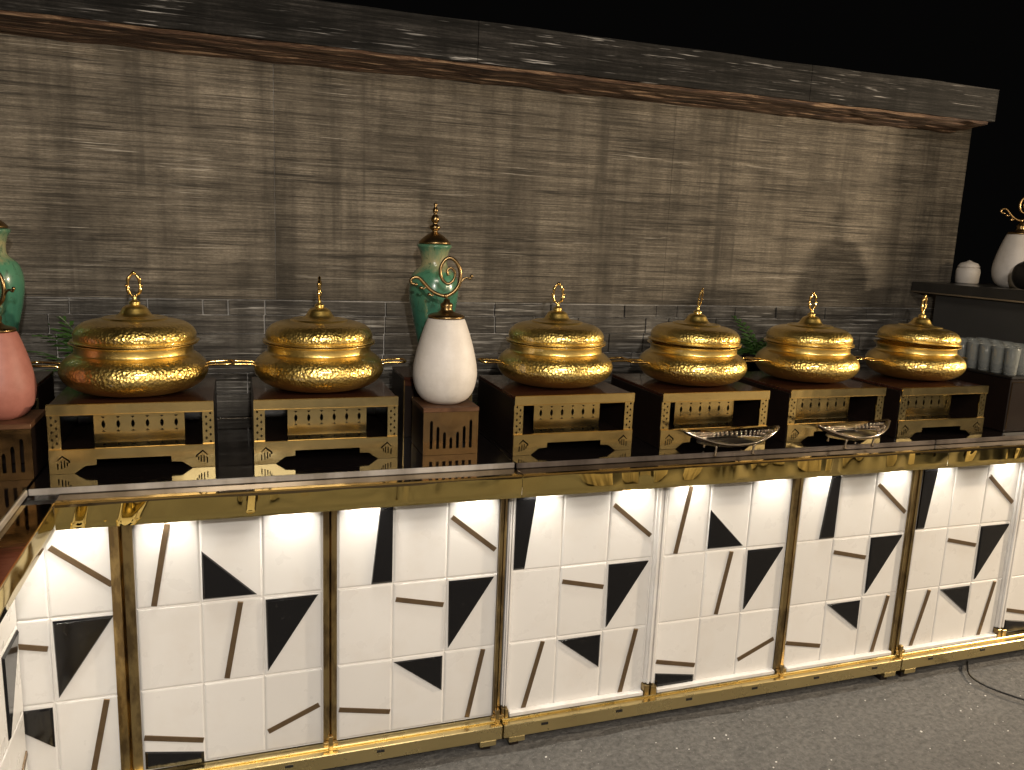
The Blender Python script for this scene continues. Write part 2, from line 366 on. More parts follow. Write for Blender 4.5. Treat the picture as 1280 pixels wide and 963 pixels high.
# coping beam
CY = .515
for a, b in ((XL, -.72), (-.72, 1.02), (1.02, 2.30), (2.30, 3.215)):
    bm = bmesh.new(); n = 24
    sec = [(CY, 2.058), (CY, 2.184), (YW + .34, 2.184), (YW + .34, 2.058)]
    rows = []
    for i in range(n + 1):
        x = a + .001 + (b - a - .002) * i / n
        e = noise.noise(Vector((x * 3, 0, 2))) * .004
        rows.append([bm.verts.new((x, y_ + noise.noise(Vector((x * 5, y_, z_))) * .003, z_ + (e if z_ > 2.1 else noise.noise(Vector((x * 9, 1, 7))) * .003))) for y_, z_ in sec])
    for A, B in zip(rows, rows[1:]):
        for k in range(4): bm.faces.new((A[k], B[k], B[(k + 1) % 4], A[(k + 1) % 4]))
    bm.faces.new(rows[0]); bm.faces.new(rows[-1][::-1]); bmesh.ops.recalc_face_normals(bm, faces=bm.faces)
    wl(fin(bm, 'coping_stone', M['cap'], wall))
# rough layered soffit strips under the coping
for k in range(5):
    bm = bmesh.new(); y0 = CY + .012 + k * .038; n = 110; rows = []
    for i in range(n + 1):
        x = XL + (3.19 - XL) * i / n
        d = noise.noise(Vector((x * 2.2, k * 3.1, 0))) * .014 + noise.noise(Vector((x * 19, k * 2.1, 5))) * .004; e = noise.noise(Vector((x * 7, k * 5.1, 4))) * .006 + noise.noise(Vector((x * 31, k * 5.1, 4))) * .004 - .0035 * k
        rows.append([bm.verts.new(c_) for c_ in ((x, y0 + d, 2.062), (x, y0 + d + .002, 2.048 + e), (x, y0 + d + .036, 2.045 + e), (x, y0 + d + .040, 2.062))])
    for A, B in zip(rows, rows[1:]):
        for q in range(3): bm.faces.new((A[q], B[q], B[q + 1], A[q + 1]))
    bm.faces.new(rows[0]); bm.faces.new(rows[-1][::-1]); bmesh.ops.recalc_face_normals(bm, faces=bm.faces)
    wl(fin(bm, 'soffit_strip', M['soffit'], wall))

# unseen wall, door panels and table added for the polished metal to mirror
fw = box('reflection_wall', M['beige'], -7, 8, -5.8, -5.5, 0, 2.9); fw['kind'] = 'structure'  # unseen wall added for reflections and soft fill
for _x in (-5.2, -2.3, .9, 3.4, 6.2):
    o = box('reflection_dark_panel', M['blackpot'], _x, _x + 1.15, -5.4985, -5.47, 0, 2.25); o['kind'] = 'structure'  # dark panels added to break up the reflections in the metal
tb = thing('reflection_table', 'unseen long table under a pale linen cloth, added for the fascia to mirror', 'table', (2.9, -2.95, 0))  # unseen table, added as a bright patch in the gold fascia
for _sx in (-1.0, 1.0):
    for _sy in (-.3, .3): box('leg', M['side'], _sx - .025, _sx + .025, _sy - .025, _sy + .025, 0, .72, tb)
box('tabletop', M['wood'], -1.1, 1.1, -.4, .4, .72, .745, tb)
bm = bmesh.new(); _n = 140; _r = []
for i in range(_n):
    a = 2 * PI * i / _n; ca, sa = math.cos(a), math.sin(a); k_ = 1 / max(abs(ca), abs(sa)); fx, fy = ca * k_, sa * k_
    w_ = .014 * math.sin(i * .9) + .01 * math.sin(i * 2.3)
    _r.append([bm.verts.new(v_) for v_ in ((fx * 1.12, fy * .42, .7535), (fx * 1.13, fy * .43, .735), (fx * (1.145 + w_), fy * (.445 + w_), .45), (fx * (1.155 + 1.6 * w_), fy * (.455 + 1.6 * w_), .10))])
for i in range(_n):
    A, B = _r[i], _r[(i + 1) % _n]
    for q in range(3): bm.faces.new((A[q], A[q + 1], B[q + 1], B[q]))
bm.faces.new([r_[0] for r_ in _r]); bmesh.ops.recalc_face_normals(bm, faces=bm.faces)
cl = fin(bm, 'reflection_cloth', M['linen'], None, True); cl.location = (2.9, -2.95, 0); tag(cl, 'pale linen cloth over the unseen table added for the fascia to mirror', 'reflection_cloth')
pil = box('shadow_pillar', M['beige'], 3.905, 4.6, .10, .55, 0, 3.0)  # unseen block added to throw shade on the wall's right end
tag(pil, 'unseen square pillar added to shade the right end of the wall', 'pillar')

# ================================================================== COUNTERS
W, CH, CW, ZB = .5, .2278, .15308, .10
def seamx(k): return .0039 * ((k >= 3) + (k >= 6))
PA = {(0, 0): [('bar', (.27, .02), (.52, .98))], (1, 0): [('poly', [(.03, .04), (.90, .04), (.03, .62)])],
      (1, 1): [('bar', (.38, .03), (.63, .97))], (2, 1): [('poly', [(.04, .96), (.93, .96), (.06, .05)])],
      (0, 2): [('bar', (.03, .42), (.97, .28)), ('poly', [(.03, .02), (.97, .0), (.97, .13), (.03, .24)])],
      (2, 2): [('bar', (.05, .26), (.94, .52))]}
PBr = {(0, 0): [('poly', [(.60, .02), (.98, .02), (.98, .99), (.75, .99)])], (2, 0): [('bar', (.07, .80), (.93, .32))],
       (1, 1): [('bar', (.05, .79), (.95, .65))], (2, 1): PA[(2, 1)], (0, 2): [('bar', (.03, .41), (.97, .28))],
       (1, 2): [('poly', [(.03, .95), (.96, .95), (.96, .47)])], (2, 2): [('bar', (.48, .03), (.76, .97))]}
PBl = dict(PBr); PBl[(0, 0)] = [('poly', [(.02, .02), (.24, .02), (.42, .99), (.02, .99)])]; PBl[(0, 2)] = [('bar', (.35, .03), (.70, .97))]
pillow = None
def tile_mesh():
    bm = bmesh.new(); w_, h_ = CW - .0022, CH - .0022; b = .005
    lev = [(0, .0), (0, -.004), (b * .35, -.0058), (b, -.0066)]
    R = []
    for ins, y in lev: R.append([bm.verts.new(c_) for c_ in ((ins, y, ins), (w_ - ins, y, ins), (w_ - ins, y, h_ - ins), (ins, y, h_ - ins))])
    for A, B in zip(R, R[1:]):
        for k in range(4): bm.faces.new((A[k], A[(k + 1) % 4], B[(k + 1) % 4], B[k]))
    bm.faces.new(R[-1]); bm.faces.new(R[0][::-1]); bmesh.ops.recalc_face_normals(bm, faces=bm.faces)
    me = bpy.data.meshes.new('tile'); bm.to_mesh(me); bm.free(); return me
TM = tile_mesh()
def tile_panel(parent, ox, oy, pat, first=0):
    """panel of nine tiles; local origin at lower left of the tile field, facing -y"""
    p = box('tile_panel', M['board'], first * CW * 1.2 - .004, 3 * CW + .004, -.0028, .016, -.004, 3 * CH + .02, parent, .0005)
    p.location = (ox, oy, ZB)
    for c_ in range(first, 3):
        for r_ in range(3):
            tl = link_mesh('tile', TM, M['tile'], p); tl.location = (c_ * CW + .0011, 0, (2 - r_) * CH + .0011)
            tl.rotation_euler = (random.uniform(-.004, .004), 0, random.uniform(-.004, .004))
            for sh in pat.get((c_, r_), []):
                fx = lambda u: c_ * CW + u * CW
                fz = lambda v_: (2 - r_) * CH + v_ * CH
                if sh[0] == 'poly': poly_xz('black_inlay', M['black'], [(fx(u), fz(v_)) for u, v_ in sh[1]], -.0125, -.006, p, .0045)
                else:
                    a = Vector((fx(sh[1][0]), fz(sh[1][1]))); b = Vector((fx(sh[2][0]), fz(sh[2][1]))); d = (b - a).normalized(); n_ = Vector((-d.y, d.x)) * .0070
                    poly_xz('bronze_strip', M['bar'], [tuple(a + n_), tuple(a - n_), tuple(b - n_), tuple(b + n_)], -.0095, -.006, p, .001)
    return p
ZL, ZG, ZF = .885, .9005, .820        # ledge, glass top, fascia bottom
def divider(parent, xc, wd, kind, z1=.80):
    if kind == 'gold':
        bm = bmesh.new(); sec = [(-.5, .004), (-.5, -.016), (-.08, -.020), (.0, -.012), (.08, -.020), (.5, -.016), (.5, .004)]
        A = [[bm.verts.new((xc + u * wd, y, z)) for u, y in sec] for z in (ZB - .005, z1)]
        for k in range(6): bm.faces.new((A[0][k], A[0][k + 1], A[1][k + 1], A[1][k]))
        bmesh.ops.recalc_face_normals(bm, faces=bm.faces)
        return fin(bm, 'gold_divider', M['divider'], parent)
    bm = bmesh.new()
    abox(bm, xc - wd / 2, xc + wd / 2, -.012, .004, ZB + .03, z1, .001)
    for u in (-.28, .12): abox(bm, xc + u * wd, xc + (u + .22) * wd, -.020, -.0122, ZB + .03, z1, .001)
    o = fin(bm, 'white_divider', M['trim'], parent)
    bm = bmesh.new(); abox(bm, xc - wd * .62, xc - wd * .1, -.026, .0, ZB - .01, ZB + .028, .001); abox(bm, xc + wd * .06, xc + wd * .62, -.026, .0, ZB - .01, ZB + .022, .001)
    fin(bm, 'corner_bracket', M['divider'], parent)
    return o
LM = None
def counter(name, label, x0, x1, panels, loc=(0, 0, 0), rz=0, glassfront=-.055, lo=None, hi=None):
    c = thing(name, label, 'counter', loc, rz, None)
    fa, fb = (x0 if lo is None else lo), (x1 if hi is None else hi - .12)      # fascia and ledge stop at the mitre
    ga, gb_ = (x0 if lo is None else lo - .0645), (x1 if hi is None else hi - .055)
    box('cabinet_body', M['side'], x0 + .004, x1 - .004, .0165, .60, .03, .868, c)
    # fascia: folded mirror sheet, slightly buckled
    bm = bmesh.new(); n = max(8, int((fb - fa) / .02)); rows = []
    for i in range(n + 1):
        x = fa + .0002 + (fb - fa - .0004) * i / n
        b = noise.noise(Vector((x * 4.1, 3, 0))) * .0022
        rows.append([bm.verts.new(v_) for v_ in ((x, -.095, ZF), (x, -.119 , ZF), (x, -.120 + b, ZF + .02), (x, -.120 - b * .7, ZF + .045), (x, -.119, ZL - .0005))])
    for A, B in zip(rows, rows[1:]):
        for k in range(4): bm.faces.new((A[k], B[k], B[k + 1], A[k + 1]))
    bmesh.ops.recalc_face_normals(bm, faces=bm.faces)
    for f_ in bm.faces:
        if f_.normal.y > .5: f_.normal_flip()
    fin(bm, 'gold_fascia', M['mirror'], c, True)
    box('fascia_back', M['side'], fa + .004, fb - .004, -.112, .016, .868, .8705, c, .0003)
    box('mirror_ledge', M['ledge'], fa + .001, fb - .001, -.1195, glassfront + .003, ZL - .012, ZL, c, .0006)
    box('gold_edging', M['gold'], fa + .001, fb - .001, -.1225, -.1197, ZL - .004, ZL + .001, c, .0004)
    box('glass_edging', M['edge2' if glassfront < -.06 else 'edge'], ga + .001, gb_ - .001, glassfront - .001, glassfront + .0045, ZL + .0002, ZG + .0004, c, .002)
    box('glass_top', M['top'], (x0 if lo is None else lo - .064) + .001, x1 - .001, glassfront + .005, .611, .8712, ZG, c, .0005)
    box('rear_edge_highlight', M['steel'], x0 + .001, x1 - .001, .6115, .618, .872, ZG + .001, c, .0006)  # bright strip added in place of the highlight on the rear glass edge
    # plinth
    box('plinth_ledge', M['plinth'], x0 + .002, x1 - .002, -.028, .016, .078, .094, c, .002)
    bm = bmesh.new(); abox(bm, x0 + .002, x1 - .002, -.052, -.0285, .045, .088, .002)
    fin(bm, 'plinth_rail', M['plinth'], c)
    for i in range(int((x1 - x0) / .25)):
        xx = x0 + .12 + i * .25; box('rail_slot', M['blackpot'], xx, xx + .022, -.0535, -.0522, .070, .078, c, .0002)
    for xx in (x0 + .03, x1 - .06): box('foot', M['plinth'], xx - .01, xx + .04, -.050, .01, .027, .0445, c); box('foot', M['side'], xx, xx + .03, -.025, .008, 0.0, .0265, c)
    box('kick_board', M['side'], x0 + .004, x1 - .004, .02, .035, 0.0, .05, c)
    for k, px, pat in panels:
        tile_panel(c, px, 0, pat, 1 if k == 0 else 0)
        for u in (.5, 2.5):
            lx = px + u * CW
            if lo is not None and lx < lo: continue
            bm = bmesh.new(); lathe_bm([(0, .842), (.019, .842), (.021, .846), (.021, .868), (0, .868)], 20, bm, lx, -.036)
            dl = fin(bm, 'downlight', M['steel'], c)
            bm = bmesh.new(); lathe_bm([(0, .8408), (.013, .8408), (.013, .8415), (0, .8415)], 16, bm, lx, -.036)
            fin(bm, 'lens', M['lens'], dl)
            L = lamp('SPOT', 'downlight_lamp', (lx, -.031, .838), 3.1, (1, .93, .80), .008, (lx, -.020, 0), angle=2.1, blend=.9)
            L.parent = c
    return c
def px0(k): return (k - 1) * W + seamx(k) + .0204
P = {0: PBl, 1: PA, 2: PBr, 3: PBl, 4: PA, 5: PBr, 6: PBl, 7: PA}
XS = -.245
XA, XB, XC, XD = XS, 1.0 + .0015, 2.5 + .0055, 3.51
c1 = counter('buffet_counter', 'gold trimmed white tiled counter under the two left dishes and the white vase', XA, XB, [(k, px0(k), P[k]) for k in (0, 1, 2)], lo=XS + .12)
c2 = counter('buffet_counter', 'middle gold trimmed white tiled counter carrying the perforated silver trays', XB + .001, XC, [(k, px0(k), P[k]) for k in (3, 4, 5)], glassfront=-.062)
c3 = counter('buffet_counter', 'far right gold trimmed white tiled counter under the box of glasses', XC + .001, XD, [(6, px0(6), P[6]), (7, px0(7), P[7])], glassfront=-.062)
for i, o in enumerate((c1, c2, c3)): o['group'] = 'tiled buffet counters in the straight row'
# dividers
divider(c1, -.006, .052, 'gold'); divider(c1, .5, .036, 'gold'); divider(c1, .989, .020, 'gold')
divider(c2, 1.0135, .018, 'white'); divider(c2, 1.5039, .036, 'white'); divider(c2, 2.0039, .030, 'gold'); divider(c2, 2.4955, .016, 'gold')
divider(c3, 2.5135, .012, 'gold'); divider(c3, 3.0078, .036, 'white')
# white lower trims on the later panels
for c_, k in ((c2, 3), (c2, 4), (c2, 5), (c3, 6)):
    box('white_rail', M['trim'], px0(k) + .004, px0(k) + 3 * CW - .004, -.026, -.0068, ZB - .005, ZB + .009, c_, .002)
for c_, xx in ((c1, .989), (c1, .5), (c2, 2.0039), (c3, 2.517)):
    bm = bmesh.new(); abox(bm, xx - .02, xx + .02, -.030, -.0205, ZB - .004, ZB + .010, .001); abox(bm, xx - .006, xx + .006, -.034, -.0205, ZB - .012, ZB + .03, .001)
    fin(bm, 'corner_bracket', M['divider'], c_)
# side counter turning the corner towards the viewer (its front faces +x)
c4 = counter('buffet_counter', 'white tiled corner counter turning towards the viewer at the left edge', .125, 2.12, [(9, .545, PBl), (10, 1.045, PA)], loc=(XS, 0, 0), rz=PI / 2, hi=1.525)
# rotate: local x -> world y ; the local front (-y) -> world +x, so flip to run towards the viewer
c4.location = (XS, -1.525, 0)
divider(c4, 1.0245, .036, 'gold')

# ================================================================== DISH STANDS
SW, SD, SH = .38, .355, .172
def diamond(x, z, w_, h_): return [(x, z - h_), (x + w_, z), (x, z + h_), (x - w_, z)]
def eye(x, z, w_, h_): return [(x, z - h_), (x + w_ * .8, z - h_ * .5), (x + w_, z), (x + w_ * .8, z + h_ * .5), (x, z + h_), (x - w_ * .8, z + h_ * .5), (x - w_, z), (x - w_ * .8, z - h_ * .5)]
leg_holes = [diamond(.009 + .010 * (i % 2) , .067 + i * .0093, .0032, .0042) for i in range(9)]
leg_me = plate_mesh('leg', [(0, .0602), (.028, .0602), (.028, .1468), (0, .1468)], leg_holes, .003)
rail_me = plate_mesh('top_rail', [(0, .147), (SW, .147), (SW, SH), (0, SH)], [], .003)
def glyph(x, m):
    f = lambda u, v_: (x + m * u, .011 + v_)
    H = [[f(.004, .022), f(.017, .036), f(.034, .022), f(.034, .016), f(.030, .016), f(.030, .020), f(.017, .031), f(.007, .022)]]
    for u, a, b in ((.005, .0, .016), (.013, .002, .021), (.020, .004, .022), (.026, .008, .018)):
        H.append([f(u, a), f(u + .003, a), f(u + .003, b), f(u, b)])
    return H
apron_me = plate_mesh('apron', [(0, .0), (.054, 0), (.079, .018), (.104, .0195), (.1045, .034), (.2755, .034), (.276, .0195), (.301, .018), (.326, 0), (SW, 0), (SW, .060), (0, .060)], glyph(.012, 1) + glyph(SW - .012, -1), .003)
ih = []
for i in range(6):
    x = .022 + i * .0345
    ih.append(eye(x, .050, .0045, .011)); ih.append([(x - .005, .070), (x + .005, .070), (x, .065)]); ih.append([(x - .005, .030), (x + .005, .030), (x, .035)])
inner_me = plate_mesh('burner_plate', [(0, 0), (.215, 0), (.215, .090), (0, .090)], ih, .002)
lip_me = plate_mesh('lip', [(0, 0), (.215, 0), (.215, .026), (0, .026)], [[(.018 + i * .0345, .018), (.027 + i * .0345, .018), (.0225 + i * .0345, .024)] for i in range(6)], .002)
def make_stand():
    s = thing('dish_stand', '', 'dish stand')
    tb = box('top_board', M['lacquer'], .002, SW - .002, .0035, SD, SH - .010, SH - .001, s)
    for me, xx, mir in ((leg_me, 0, 1), (leg_me, SW, -1)):
        o = link_mesh('leg', me, M['brass'], s); o.location = (xx, 0, 0)
        if mir < 0: o.scale = (-1, 1, 1)
    link_mesh('top_rail', rail_me, M['brass'], s).location = (0, -.0045, 0); link_mesh('apron', apron_me, M['brass'], s).location = (0, -.0045, 0)
    bm = bmesh.new(); abox(bm, .001, SW - .001, -.0050, .0045, SH + .0002, SH + .0022, 0); fin(bm, 'rail_edge', M['gold'], s); bm = bmesh.new(); abox(bm, .001, SW - .001, -.0062, -.0047, .1465, .1480, 0); fin(bm, 'rail_edge', M['gold'], s)
    bm = bmesh.new(); abox(bm, .001, SW - .001, -.0064, -.0005, .0597, .0617, 0); fin(bm, 'apron_edge', M['gold'], s)
    for xx in (0.0005, SW - .0065): box('side_panel', M['side'], xx, xx + .006, .0035, SD, .0, SH - .0105, s)
    box('back_panel', M['side'], .007, SW - .007, SD - .008, SD - .002, .02, SH - .0105, s)
    ip = link_mesh('burner_plate', inner_me, M['brass'], s); ip.location = (.090, .075, .054)
    lp = link_mesh('lip', lip_me, M['brass'], ip); lp.location = (0, -.0185, -.0175); lp.rotation_euler = (-.75, 0, 0)
    box('burner_shelf', M['side'], .008, SW - .008, .010, SD - .01, .040, .045, s)
    return s
sp = [(-.165, .062, 0), (.312, .060, 0), (1.018, .018, .01), (1.484, .002, 0), (1.945, .002, 0), (2.378, -.016, 0)]
slab = ['brass fronted stand under the leftmost gold dish', 'brass stand under the gold dish left of the white vase', 'brass stand right of the white vase, above the counter seam',
        'brass stand behind the left silver leaf tray', 'brass stand behind the right silver leaf tray', 'rightmost full brass stand, next to the black box of glasses']
st0 = make_stand(); stands = []
for i, (x, y, rz) in enumerate(sp):
    s = st0 if i == 0 else copy_tree(st0)
    s.location = (x, y, ZG + .0006); s.rotation_euler = (0, 0, rz); s['label'] = slab[i]; s['group'] = 'brass stands carrying the chafing dishes'; stands.append(s)

# ================================================================== CHAFING DISHES
def make_dish():
    d = thing('chafing_dish', '', 'chafing dish')
    body = smooth_prof([(.0, .002), (.085, .001), (.110, .003), (.138, .011), (.162, .026), (.1750, .045), (.1765, .062), (.169, .080), (.154, .094), (.1425, .102), (.1405, .111), (.1415, .122)], 5)
    body += [(.150, .1255), (.1530, .1275), (.152, .1285), (.138, .124), (.136, .10), (.0, .06)]
    b = fin(lathe_bm(body, 96), 'bowl', M['dish'], d, True)
    lid = [(.130, .1265), (.1380, .1268), (.148, .1300), (.1525, .1322), (.1525, .1338), (.1445, .1348)] + smooth_prof([(.1435, .1352), (.1455, .143), (.1445, .154), (.137, .1665), (.124, .1770), (.106, .1835), (.089, .1868), (.079, .1880)], 5)
    lid += [(.078, .1892), (.0765, .1914), (.072, .1922), (.067, .1912)] + smooth_prof([(.060, .1912), (.0475, .1940), (.0385, .2000), (.0330, .2085), (.0285, .2160), (.0205, .2215), (.012, .2238)], 4)
    lid += [(.0135, .2265), (.0135, .2302), (.010, .2325), (.006, .2345), (.0048, .2400), (.0050, .2450), (0, .2455)]
    l = fin(lathe_bm(lid, 96), 'lid', M['dish'], d, True)
    bm = bmesh.new(); pts = []; rad = []
    for i in range(36):
        a = 2 * PI * i / 36
        u = math.sin(a); v_ = -math.cos(a); wob = 1 + .10 * math.cos(a * 6)
        pts.append((.0150 * u * wob * (1 - .22 * max(v_, 0)), 0, .274 + .0295 * v_)); rad.append(.0038 + .0011 * math.cos(a * 6))
    tube(bm, pts, rad, 8, True)
    for sx in (-1, 1): ball(bm, (sx * .0185, 0, .272), .0032, 8); ball(bm, (sx * .0125, 0, .252), .0030, 8)
    ball(bm, (0, 0, .3055), .0036, 8)
    fin(bm, 'finial', M['gold'], l, True)
    for sx in (-1, 1):
        bm = bmesh.new()
        path = spl([(sx * .164, -.024, .056), (sx * .176, -.0245, .068), (sx * .192, -.025, .0700), (sx * .232, -.026, .0710), (sx * .240, -.015, .0722), (sx * .241, 0, .0722), (sx * .240, .015, .0722), (sx * .232, .026, .072), (sx * .192, .025, .0700), (sx * .176, .0245, .068), (sx * .164, .024, .056)], 4)
        tube(bm, path, .0036, 8)
        for sy in (-1, 1): ball(bm, (sx * .1690, sy * .0245, .060), .0065, 8)
        fin(bm, 'handle', M['gold'], d, True)
    return d
d0 = make_dish()
dp = [(.018, .235, 0.10, 1.03, (0, 0)), (.498, .235, 1.35, 1.02, (0, 0)), (1.215, .215, -.25, 1.02, (0, 0)), (1.692, .190, 1.9, .99, (0.0, .022)), (2.155, .200, .15, .98, (0, 0)), (2.622, .185, .35, .95, (.0, .052))]
dlab = ['large hammered gold chafing dish, leftmost, beside the pink vase', 'hammered gold chafing dish left of the white vase, finial seen edge on', 'hammered gold chafing dish just right of the white vase, open loop finial',
        'hammered gold chafing dish with thin tilted finial, fourth from left', 'hammered gold chafing dish between the tilted finial dish and the ajar one', 'gold chafing dish with lid set askew, nearest the glasses']
for i, (x, y, fr, sc, tl) in enumerate(dp):
    d = d0 if i == 0 else copy_tree(d0)
    d.location = (x, y, ZG + .0006 + SH); d.scale = (sc,) * 3; d['label'] = dlab[i]; d['group'] = 'hammered gold chafing dishes along the buffet'
    lid = [c_ for c_ in d.children if c_.name.startswith('lid')][0]
    lid.rotation_euler = (tl[0], tl[1], 0); lid.location = (.004 if i == 0 else (-.004 if i == 5 else 0), 0, .0 + abs(tl[1]) * .155)
    lid.children[0].rotation_euler = (0, .14 if i == 3 else 0, fr)
    if i == 3: lid.children[0].rotation_euler = (0, .14, 0); lid.children[0].location = (-.235 * .1395, 0, .003); lid.children[0].scale = (.35, 1, 1)

# ================================================================== VASES AND URNS
ZSC = .000955
def scroll(bm):
    f = lambda p: ((p[0] - 195) * ZSC, 0, (370 - p[1]) * ZSC)
    main = [(112, 283), (103, 282), (99, 274), (106, 266), (119, 266), (131, 276), (146, 292), (164, 305), (190, 312), (212, 301), (226, 281), (229, 250), (219, 224), (200, 212), (184, 222), (176, 243), (180, 266), (196, 280), (211, 270), (215, 250), (204, 238), (194, 246), (197, 258)]
    pts = spl([f(p) for p in main], 4); n = len(pts)
    tube(bm, pts, [.0032 + .0016 * math.sin(PI * min(1, i / n * 1.15)) for i in range(n)], 8)
    tube(bm, spl([f((226, 281)), f((238, 266)), f((248, 262)), f((255, 266)), f((259, 259))], 3), .0028, 6)
    tube(bm, spl([f((140, 287)), f((134, 295)), f((126, 292))], 3), .0024, 6); tube(bm, spl([f((160, 303)), f((156, 312)), f((148, 309))], 3), .0024, 6)
    for p in ((113, 284), (259, 258), (126, 292), (148, 309)): ball(bm, f(p), .0046, 8)
    ball(bm, f((192, 312)), .0065, 8)
def make_vase(name, mat, cat):
    v_ = thing(name, '', cat)
    prof = [(0, .001)] + smooth_prof([(.042, .0), (.052, .002), (.070, .016), (.085, .042), (.0925, .078), (.0925, .108), (.087, .145), (.077, .190), (.064, .235), (.054, .264), (.050, .268)], 5) + [(0, .268)]
    prof = [(r, z * .91) for r, z in prof]
    fin(lathe_bm(prof, 64), 'vase_body', mat, v_, True)
    cap = [(0, .2682), (.049, .2683), (.0525, .2695), (.0525, .274), (.048, .278), (.040, .281), (.026, .284), (.019, .289), (.016, .296), (.018, .303), (.0175, .309), (.010, .314), (.008, .322), (.0, .324)]
    c_ = fin(lathe_bm([(r, z - .0241) for r, z in cap], 40), 'cap', M['brass_dark'], v_, True)
    bm = bmesh.new(); scroll(bm)
    for x in bm.verts: x.co = x.co * 1.13; x.co.z += .2445
    fin(bm, 'scroll_finial', M['brass_dark'], c_, True)
    return v_
def make_urn():
    u = thing('lidded_urn', '', 'urn')
    prof = [(0, .001), (.040, 0)] + smooth_prof([(.042, .003), (.038, .016), (.036, .03), (.046, .085), (.060, .150), (.072, .205), (.0775, .250), (.075, .283), (.066, .307), (.050, .323), (.042, .333), (.0405, .352), (.045, .374), (.051, .387)], 5) + [(.054, .390), (.054, .396), (.048, .398), (0, .398)]
    fin(lathe_bm(prof, 64), 'urn_body', M['green'], u, True)
    cap = [(0, .3985), (.048, .3985), (.050, .401), (.049, .405), (.040, .414), (.028, .424), (.018, .430), (.010, .434), (.008, .439), (.014, .443), (.0185, .449), (.014, .455), (.007, .459), (.0075, .463), (.0125, .468), (.0135, .476), (.0095, .485), (.005, .489), (.0055, .492), (.0085, .497), (.0085, .503), (.005, .509), (.003, .512), (.0055, .517), (.0045, .522), (0, .524)]
    fin(lathe_bm(cap, 40), 'cap', M['brass_dark'], u, True)
    return u
ZR = 1.035
# risers
drip = []
for i, hh in enumerate((.100, .082, .066, .050, .066, .082, .100)):
    x = .023 + i * .0192; drip.append([(x - .0042, .018), (x + .0042, .018), (x + .0042, hh - .006), (x + .002, hh), (x - .002, hh), (x - .0042, hh - .006)])
rf_me = plate_mesh('front_plate', [(0, 0), (.16, 0), (.16, .124), (0, .124)], drip, .003)
def make_riser(h=.137, dep=.16):
    r = thing('riser_box', '', 'riser')
    f_ = link_mesh('front_plate', rf_me, M['copper'], r)
    box('top_board', M['wood'], -.001, .161, -.002, dep, h - .0125, h, r)
    box('side_panel', M['side'], .0005, .006, .0035, dep, 0, h - .013, r); box('side_panel', M['side'], .154, .1595, .0035, dep, 0, h - .013, r)
    box('back_panel', M['side'], .0065, .1535, dep - .008, dep - .003, 0, h - .013, r)
    return r
r0 = make_riser(); r0.location = (.765, .060, ZG + .0006); r0['label'] = 'copper fronted riser box with drip shaped cutouts under the white vase'; r0['group'] = 'copper riser boxes under vases'
r1 = copy_tree(r0); r1.location = (-.352, .026, ZG + .0006); r1['label'] = 'copper fronted riser box under the pink vase at the left edge'
def tall_riser(name, x, y, label):
    b = thing(name, label, 'riser', (x, y, ZG + .0006))
    box('casing', M['side'], 0, .215, .004, .20, 0, .178, b); box('top_board', M['lacquer'], -.001, .216, -.001, .20, .1785, .187, b)
    o = link_mesh('leg', leg_me, M['brass'], b); o.scale = (-1, 1, 1); o.location = (.215, 0, 0)
    bm = bmesh.new(); abox(bm, -.001, .0005, -.0015, .0035, .0, .178, 0); fin(bm, 'edge_strip', M['gold'], b)
    bm = bmesh.new(); abox(bm, .0, .215, -.0028, .0035, .1605, .178, 0); fin(bm, 'top_rail', M['lacquer'], b)
    return b
tall_riser('urn_plinth', .752, .275, 'dark box plinth behind the white vase, supporting the green urn')
tall_riser('urn_plinth', -.44, .275, 'dark box plinth behind the pink vase, supporting the left green urn')
vs = make_vase('ceramic_vase', M['cream'], 'vase'); vs.location = (.8445, .145, ZG + .1378); vs.rotation_euler = (0, 0, -.12)
vs['label'] = 'cream ceramic vase with bronze scroll finial in the middle of the buffet'; vs['group'] = 'ovoid vases with scroll finials'
pv = copy_tree(vs); pv.scale = (.82, .82, .86); pv.location = (-.268, .105, ZG + .1378); pv.rotation_euler = (0, 0, -.5); pv['label'] = 'pink terracotta vase cut off by the left edge of the photo'
for ch in pv.children:
    if ch.name.startswith('vase_body'):
        ch.data = ch.data.copy(); ch.data.materials.clear(); ch.data.materials.append(M['pink'])
u0 = make_urn(); u0.location = (.862, .385, ZG + .1878); u0['label'] = 'green glazed urn with brass finial, half hidden by the white vase'; u0['group'] = 'green glazed lidded urns'
u1 = copy_tree(u0); u1.location = (-.338, .375, ZG + .1878); u1['label'] = 'green glazed urn at the left edge behind the pink vase'

